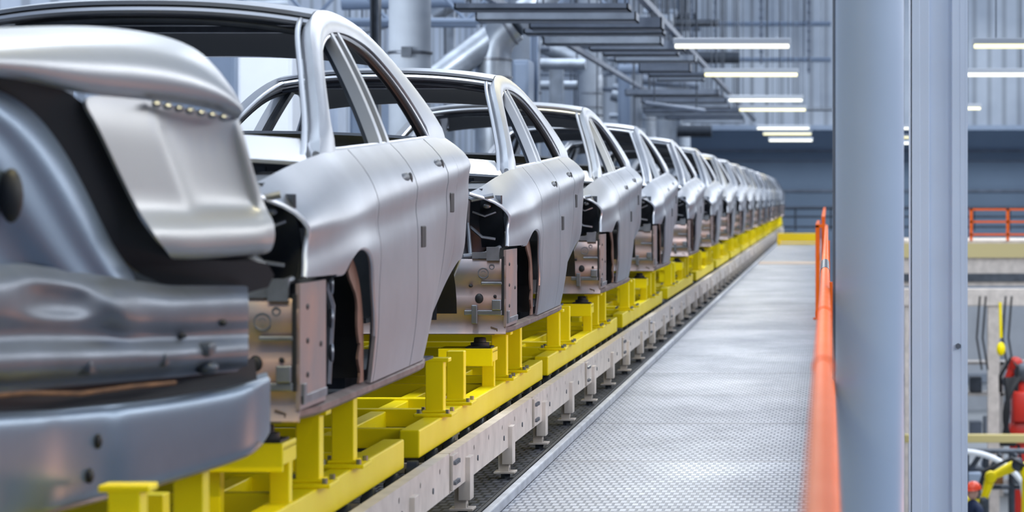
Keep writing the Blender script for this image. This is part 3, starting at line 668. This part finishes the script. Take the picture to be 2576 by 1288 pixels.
# ---------------------------------------------------------------- right side hall
dd=60
def X(px,d): return (px-VX)*d/F
def Z(py,d): return H+(VY-py)*d/F
MB().box(X(2270,dd),14,dd,dd+4,Z(720,dd),Z(605,dd)).obj('gantry_deck',cream,origin=(5,dd,Z(720,dd)),smooth=False,label='cream painted gantry deck across the lower hall',category='gantry')
MB().box(X(2270,dd),14,dd-.06,dd-.01,Z(648,dd),Z(612,dd)).obj('gantry_beam',mat('pale_yellow_paint',(.62,.52,.25),.5),origin=(5,dd,Z(648,dd)),smooth=False,label='pale yellow crane beam on the gantry',category='beam')
MB().box(X(2270,dd),14,dd-.05,dd-.02,Z(708,dd),Z(688,dd)).obj('gantry_beam',steel_d,origin=(5,dd,Z(708,dd)),smooth=False,label='dark steel beam under the gantry deck',category='beam')
rt=empty('guard_rail',(X(2440,dd),dd,Z(605,dd)),'orange guard rail standing on the gantry deck','guard rail')
b=MB()
for py in (527,558,590): b.box(X(2438,dd),14,dd-.03,dd+.02,Z(py,dd)-.02,Z(py,dd)+.02)
for px in (2443,2535,2627,2719): b.box(X(px,dd)-.03,X(px,dd)+.03,dd-.03,dd+.02,Z(605,dd),Z(525,dd))
b.obj('rail_frame',orange,parent=rt,origin=rt.location,smooth=False)
rt=empty('gantry_girder',(X(2500,58),58,HALL),'cream box girder on upright legs in the lower hall','girder')
MB().box(X(2270,58),14,58,58.4,Z(770,58),Z(726,58)).obj('girder_beam',cream,parent=rt,origin=rt.location,bevel=.02,smooth=False)
for px in (2290,2500,2700): 
    MB().box(X(px,58)-.12,X(px,58)+.12,58.05,58.3,HALL,Z(770,58)).obj('leg',cream,parent=rt,origin=rt.location,bevel=.01,smooth=False)
rt=empty('partition_wall',(6,90,HALL),'pale sheet partition with upright seams in the lower hall','partition')
b=MB(); b.box(1,22,90,90.2,HALL,Z(770,90)); b.obj('sheet',mat('pale_sheet',(.60,.62,.65),.6,0,.2,1.),parent=rt,origin=rt.location,smooth=False)
b=MB()
for i in range(14): b.box(1+1.5*i,1.08+1.5*i,89.93,90,HALL,Z(790,90))
b.box(1,22,89.9,90,Z(960,90),Z(940,90)); b.obj('frame',concrete,parent=rt,origin=rt.location,smooth=False)
rt=empty('storage_rack',(X(2450,64),64,HALL),'cream steel storage rack with shelves of grey boxes','rack')
b=MB()
for px in (2425,2520,2610):
    for yy in (64,64.8): b.box(X(px,64)-.04,X(px,64)+.04,yy-.04,yy+.04,HALL,HALL+3.0)
for zz in (.3,1.3,2.3,3.0): b.box(X(2425,64),X(2610,64),63.96,64.84,HALL+zz-.06,HALL+zz)
b.obj('rack_frame',cream,parent=rt,origin=rt.location,smooth=False)
for i,(px,zz) in enumerate(((2450,.3),(2485,.3),(2555,.3),(2455,1.3),(2490,1.3),(2560,1.3),(2455,2.3),(2550,2.3))):
    MB().box(X(px,64)-.12,X(px,64)+.14,64.1,64.7,HALL+zz,HALL+zz+.35+.1*(i%3)).obj('storage_box',(concrete,bluegrey,steel_d,tray)[i%4],origin=(X(px,64),64.4,HALL+zz),bevel=.02,smooth=False,label='plain lidded bin resting on the cream rack shelf',category='box',group='bins on the rack')
rt=empty('welding_fixture',(X(2510,52),52,HALL),'dark steel welding fixture frame with clamps and hoses','welding fixture')
b=MB()
for px in (2430,2480,2545,2600): b.tube([(X(px,52),52,HALL),(X(px,52),52,Z(1135,52))],.06,8)
for py in (1135,1180,1225): b.tube([(X(2425,52),52,Z(py,52)),(X(2605,52),52,Z(py,52))],.05,8)
for px in (2440,2490,2530,2570): b.tube([(X(px,52),51.9,Z(1180,52)),(X(px+25,52),51.8,Z(1140,52))],.05,8)
b.obj('frame',steel_d,parent=rt,origin=rt.location)
for i,px in enumerate((2450,2505,2560)): MB().box(X(px,52)-.12,X(px,52)+.12,51.7,51.95,Z(1215,52),Z(1185,52)).obj('clamp',(bluegrey,brown,steel_d)[i],parent=rt,origin=rt.location,bevel=.03,smooth=False)
d2=54
rt=empty('conveyor_beam',(5,d2,HALL),'dull yellow horizontal beam over the robot cell','beam')
MB().box(X(2275,d2),14,d2,d2+.25,Z(1114,d2),Z(1094,d2)).obj('beam',mat('dull_yellow_paint',(.50,.42,.18),.5),parent=rt,origin=rt.location,bevel=.01,smooth=False)
for px in (2300,2640): MB().box(X(px,d2)-.1,X(px,d2)+.1,d2,d2+.2,HALL,Z(1114,d2)).obj('leg',concrete,parent=rt,origin=rt.location,smooth=False)
def robot(pts,rs,d,m,lb,name='industrial_robot'):
    P3=[P(x,y,d) for x,y in pts]; base=Vector((P3[0].x,P3[0].y,HALL))
    rt=empty(name,base,lb,'industrial robot'); k=dict(parent=rt,origin=base)
    MB().tube([base,base+Vector((0,0,.25)),base+Vector((0,0,.26)),P3[0]],[rs[0]*1.7,rs[0]*1.6,rs[0]*1.1,rs[0]],20).obj('base',m,**k)
    for i in range(len(P3)-1):
        MB().tube([P3[i],P3[i]*.75+P3[i+1]*.25,P3[i]*.2+P3[i+1]*.8,P3[i+1]],[rs[i]*.9,rs[i]*.95,rs[i+1]*.8,rs[i+1]*.85],14).obj('arm',m,**k)
    for i in range(len(P3)):
        MB().tube([P3[i]-Vector((0,rs[i]*1.3,0)),P3[i]-Vector((0,rs[i]*1.1,0)),P3[i]+Vector((0,rs[i]*1.3,0))],[rs[i]*.8,rs[i]*1.1,rs[i]*1.1],18).obj('joint',steel_d if i%2 else m,**k)
    b=MB(); off=Vector((-.12,-.2,.12)); b.tube([base+Vector((.2,-.2,.3))]+[p+off for p in P3]+[P3[-1]+Vector((-.1,0,-.2))],.035,8); b.obj('cable_hose',black,**k)
    return rt,P3
rt,_=robot([(2568,1085),(2574,935),(2556,915),(2530,960)],[.22,.17,.12,.08],56,redp,'red industrial robot arm with black cable hoses')
b=MB(); b.box(_[0].x-.18,_[0].x+.3,55.6,56.3,_[0].z+.2,_[0].z+.8); b.obj('drive_cover',redp,parent=rt,origin=rt.location,bevel=.06)
for i in range(5): MB().tube(arc(P(2530+9*i,950,55.3),P(2545-12*i,1040,55.1),P(2520+8*i,1120,55.4)),.05,8).obj('cable_hose',black,parent=rt,origin=rt.location)
rt,_=robot([(2600,1190),(2560,1168),(2492,1200),(2474,1262)],[.20,.10,.09,.08],49,yellow,'yellow industrial robot arm reaching toward a workpiece')
b=MB(); b.box(X(2428,49),X(2462,49),48.8,49.2,Z(1284,49),Z(1250,49)); b.tube([P(2462,1268,49),P(2476,1262,49)],.05,8); b.obj('gripper',yellow,parent=rt,origin=rt.location,bevel=.03,smooth=False)
rt=empty('curved_hose',(X(2600,51),51,HALL),'white curved hose arching over the robot cell','hose')
MB().tube([P(2400,1140,51)]+arc(P(2425,1136,51),P(2520,1140,51),P(2572,1215,51))+[Vector((X(2600,51),51,HALL))],.05,12).obj('hose',white,parent=rt,origin=rt.location)
b=MB(); b.ell(P(2518,878,57),.09,.08,.14); b.tube([P(2518,850,57),P(2516,760,57)],.03,8); b.obj('signal_beacon',yellow,origin=P(2518,878,57),label='yellow signal beacon hanging under the girder',category='beacon')
for px in (2465,2530,2545,2480): MB().tube([P(px,745,57.5),P(px-8,850,57.5),P(px+5,930,57.3)],.02,8).obj('hanging_cable',black,origin=P(px,745,57.5),label='black cable looping down from the girder',category='cable',group='girder cables')

# person
pd=47.; px0=X(2448,pd); ft=HALL
def skinned(name,pts,edges,radii,m,parent,sub=2):
    me=bpy.data.meshes.new(name); me.from_pydata([tuple(Vector(p)) for p in pts],edges,[]); ob=bpy.data.objects.new(name,me); col.objects.link(ob)
    md=ob.modifiers.new('k','SKIN'); sv=me.skin_vertices[0].data
    for i,r in enumerate(radii): sv[i].radius=(r if isinstance(r,tuple) else (r,r)); sv[i].use_root=(i==0)
    q=ob.modifiers.new('s','SUBSURF'); q.levels=sub; q.render_levels=sub
    dg=bpy.context.evaluated_depsgraph_get(); m2=bpy.data.meshes.new_from_object(ob.evaluated_get(dg)); ob.modifiers.clear(); ob.data=m2
    m2.materials.clear(); m2.materials.append(m)
    for f in m2.polygons: f.use_smooth=True
    ob.parent=parent; KIDS.setdefault(parent.name,[]).append(ob); return ob
pr_=empty('person',(px0,pd,ft),'person in navy work clothes and red helmet standing by robot','person'); pr_.rotation_euler=(0,0,math.radians(-60)); pr_.scale=(1.1,1.1,1.13)
pts=[(0,0,.92),(0,0,1.10),(0,0,1.30),(0,0,1.43),(0,-.01,1.52),(.19,0,1.38),(.24,-.05,1.12),(.22,-.25,1.0),(-.19,0,1.38),(-.24,-.05,1.12),(-.22,-.25,1.0),(.10,0,.86),(.11,-.02,.48),(.11,.02,.08),(.11,-.12,.04),(-.10,0,.86),(-.11,-.02,.48),(-.11,.02,.08),(-.11,-.12,.04)]
ed=[(0,1),(1,2),(2,3),(3,4),(3,5),(5,6),(6,7),(3,8),(8,9),(9,10),(0,11),(11,12),(12,13),(13,14),(0,15),(15,16),(16,17),(17,18)]
rd=[(.15,.11),(.14,.10),(.16,.11),(.10,.08),.055,.07,.05,.035,.07,.05,.035,.095,.065,.045,.04,.095,.065,.045,.04]
skinned('clothed_body',pts,ed,rd,navy,pr_)
def pp(b,n,m,par=pr_): return b.obj(n,m,parent=par)
hd=pp(MB().ell((0,-.01,1.625),.076,.095,.115,18,14),'head',skin_m)
pp(MB().ell((0,-.108,1.615),.012,.018,.02,8,6),'nose',skin_m,hd)
for sg in (1,-1):
    pp(MB().ell((sg*.078,0,1.62),.012,.022,.03,8,6),'ear',skin_m,hd); pp(MB().ell((sg*.03,-.092,1.64),.011,.008,.007,8,6),'eye',black,hd)
pp(MB().ell((0,-.097,1.572),.022,.008,.006,8,6),'mouth',mat('lips',(.45,.15,.13),.6),hd)
rows=[]
for i in range(9):
    a=math.pi/2*i/8; rows.append([(.112*math.cos(a)*math.cos(t),.135*math.cos(a)*math.sin(t),1.665+.12*math.sin(a)) for t in [2*math.pi*j/24 for j in range(24)]])
b=MB().grid(rows,True); b.grid([[(.112*math.cos(t),.135*math.sin(t),1.667) for t in [math.pi+math.pi*j/12 for j in range(13)]],[(.118*math.cos(t),.185*math.sin(t),1.655) for t in [math.pi+math.pi*j/12 for j in range(13)]]])
pp(b,'helmet',helmet_m)
for sg in (1,-1):
    hp=[(sg*.22,-.25,1.0),(sg*.22,-.31,.985)]; he=[(0,1)]; hr=[(.024,.03),(.034,.018)]
    for j in range(4):
        x=sg*(.195+.017*j); l=(.055,.07,.065,.05)[j]; n0=len(hp); hp+=[(x,-.33,.985),(x,-.33-l*.55,.975),(x,-.33-l,.95)]; he+=[(1,n0),(n0,n0+1),(n0+1,n0+2)]; hr+=[.009,.0085,.008]
    n0=len(hp); hp+=[(sg*.185,-.29,.975),(sg*.165,-.33,.955)]; he+=[(0,n0),(n0,n0+1)]; hr+=[.010,.009]
    skinned('hand',hp,he,hr,skin_m,pr_,1)

# ---------------------------------------------------------------- lights + world
def area(loc,rot,sx,sy,e,c):
    l=bpy.data.lights.new('area','AREA'); l.shape='RECTANGLE'; l.size=sx; l.size_y=sy; l.energy=e; l.color=c
    o=bpy.data.objects.new('area',l); o.location=loc; o.rotation_euler=rot; col.objects.link(o); return o
for yy in (12,24,38,56,78,98): area((-2.0,yy,H+5.5),(0,0,0),.6,5,240,(.90,.95,1))
area((6,16,H+2.4),(0,math.radians(70),0),.9,22,560,(.99,.98,.97))
area((6,60,H+4.5),(0,math.radians(45),0),3.0,50,1800,(.9,.94,1))
area((-7,20,H+5),(0,math.radians(-40),0),2,20,300,(.8,.9,1))
area((-6,60,H+6.5),(0,0,0),2,50,1000,(.82,.9,1))
area((-6.8,32,H+1.8),(math.radians(90),0,0),2,1,120,(.9,.95,1))  # unseen light added to brighten the white cabinet
area((2.5,13,H-1.6),(0,math.radians(100),0),.8,4,60,(1,.42,.2))  # unseen low light added for warm reflections on the doors
area((5,95,H+6),(math.radians(50),0,0),14,3,1500,(.85,.92,1))
area((6,52,H-.6),(0,0,0),6,6,380,(.95,.97,1))
area((3.2,5,H+2),(math.radians(35),math.radians(12),0),1.2,1.2,45,(.85,.92,1))
w=bpy.data.worlds.new('hall_light'); sc.world=w; w.use_nodes=True; nt=w.node_tree; bg=nt.nodes['Background']
tc=nt.nodes.new('ShaderNodeTexCoord'); sp=nt.nodes.new('ShaderNodeSeparateXYZ'); mr=nt.nodes.new('ShaderNodeMapRange'); mr.inputs['From Min'].default_value=-1
rp=nt.nodes.new('ShaderNodeValToRGB'); e=rp.color_ramp.elements
e[0].position=0; e[0].color=(.07,.08,.10,1); e[1].position=1; e[1].color=(.70,.81,1.0,1)
q=e.new(.49); q.color=(.10,.125,.17,1); q=e.new(.57); q.color=(.36,.46,.62,1)
nt.links.new(tc.outputs['Generated'],sp.inputs[0]); nt.links.new(sp.outputs['Z'],mr.inputs['Value']); nt.links.new(mr.outputs[0],rp.inputs['Fac']); nt.links.new(rp.outputs['Color'],bg.inputs['Color'])
bg.inputs['Strength'].default_value=.95

cam=bpy.data.cameras.new('camera'); co=bpy.data.objects.new('camera',cam); col.objects.link(co); sc.camera=co
co.location=(0,0,H); co.rotation_euler=(math.radians(90),0,0)
cam.sensor_width=36; cam.lens=F*36/2576; cam.shift_x=-(VX-1288)/2576; cam.shift_y=-(644-VY)/2576
cam.clip_end=400; cam.dof.use_dof=True; cam.dof.focus_distance=14; cam.dof.aperture_fstop=4.5
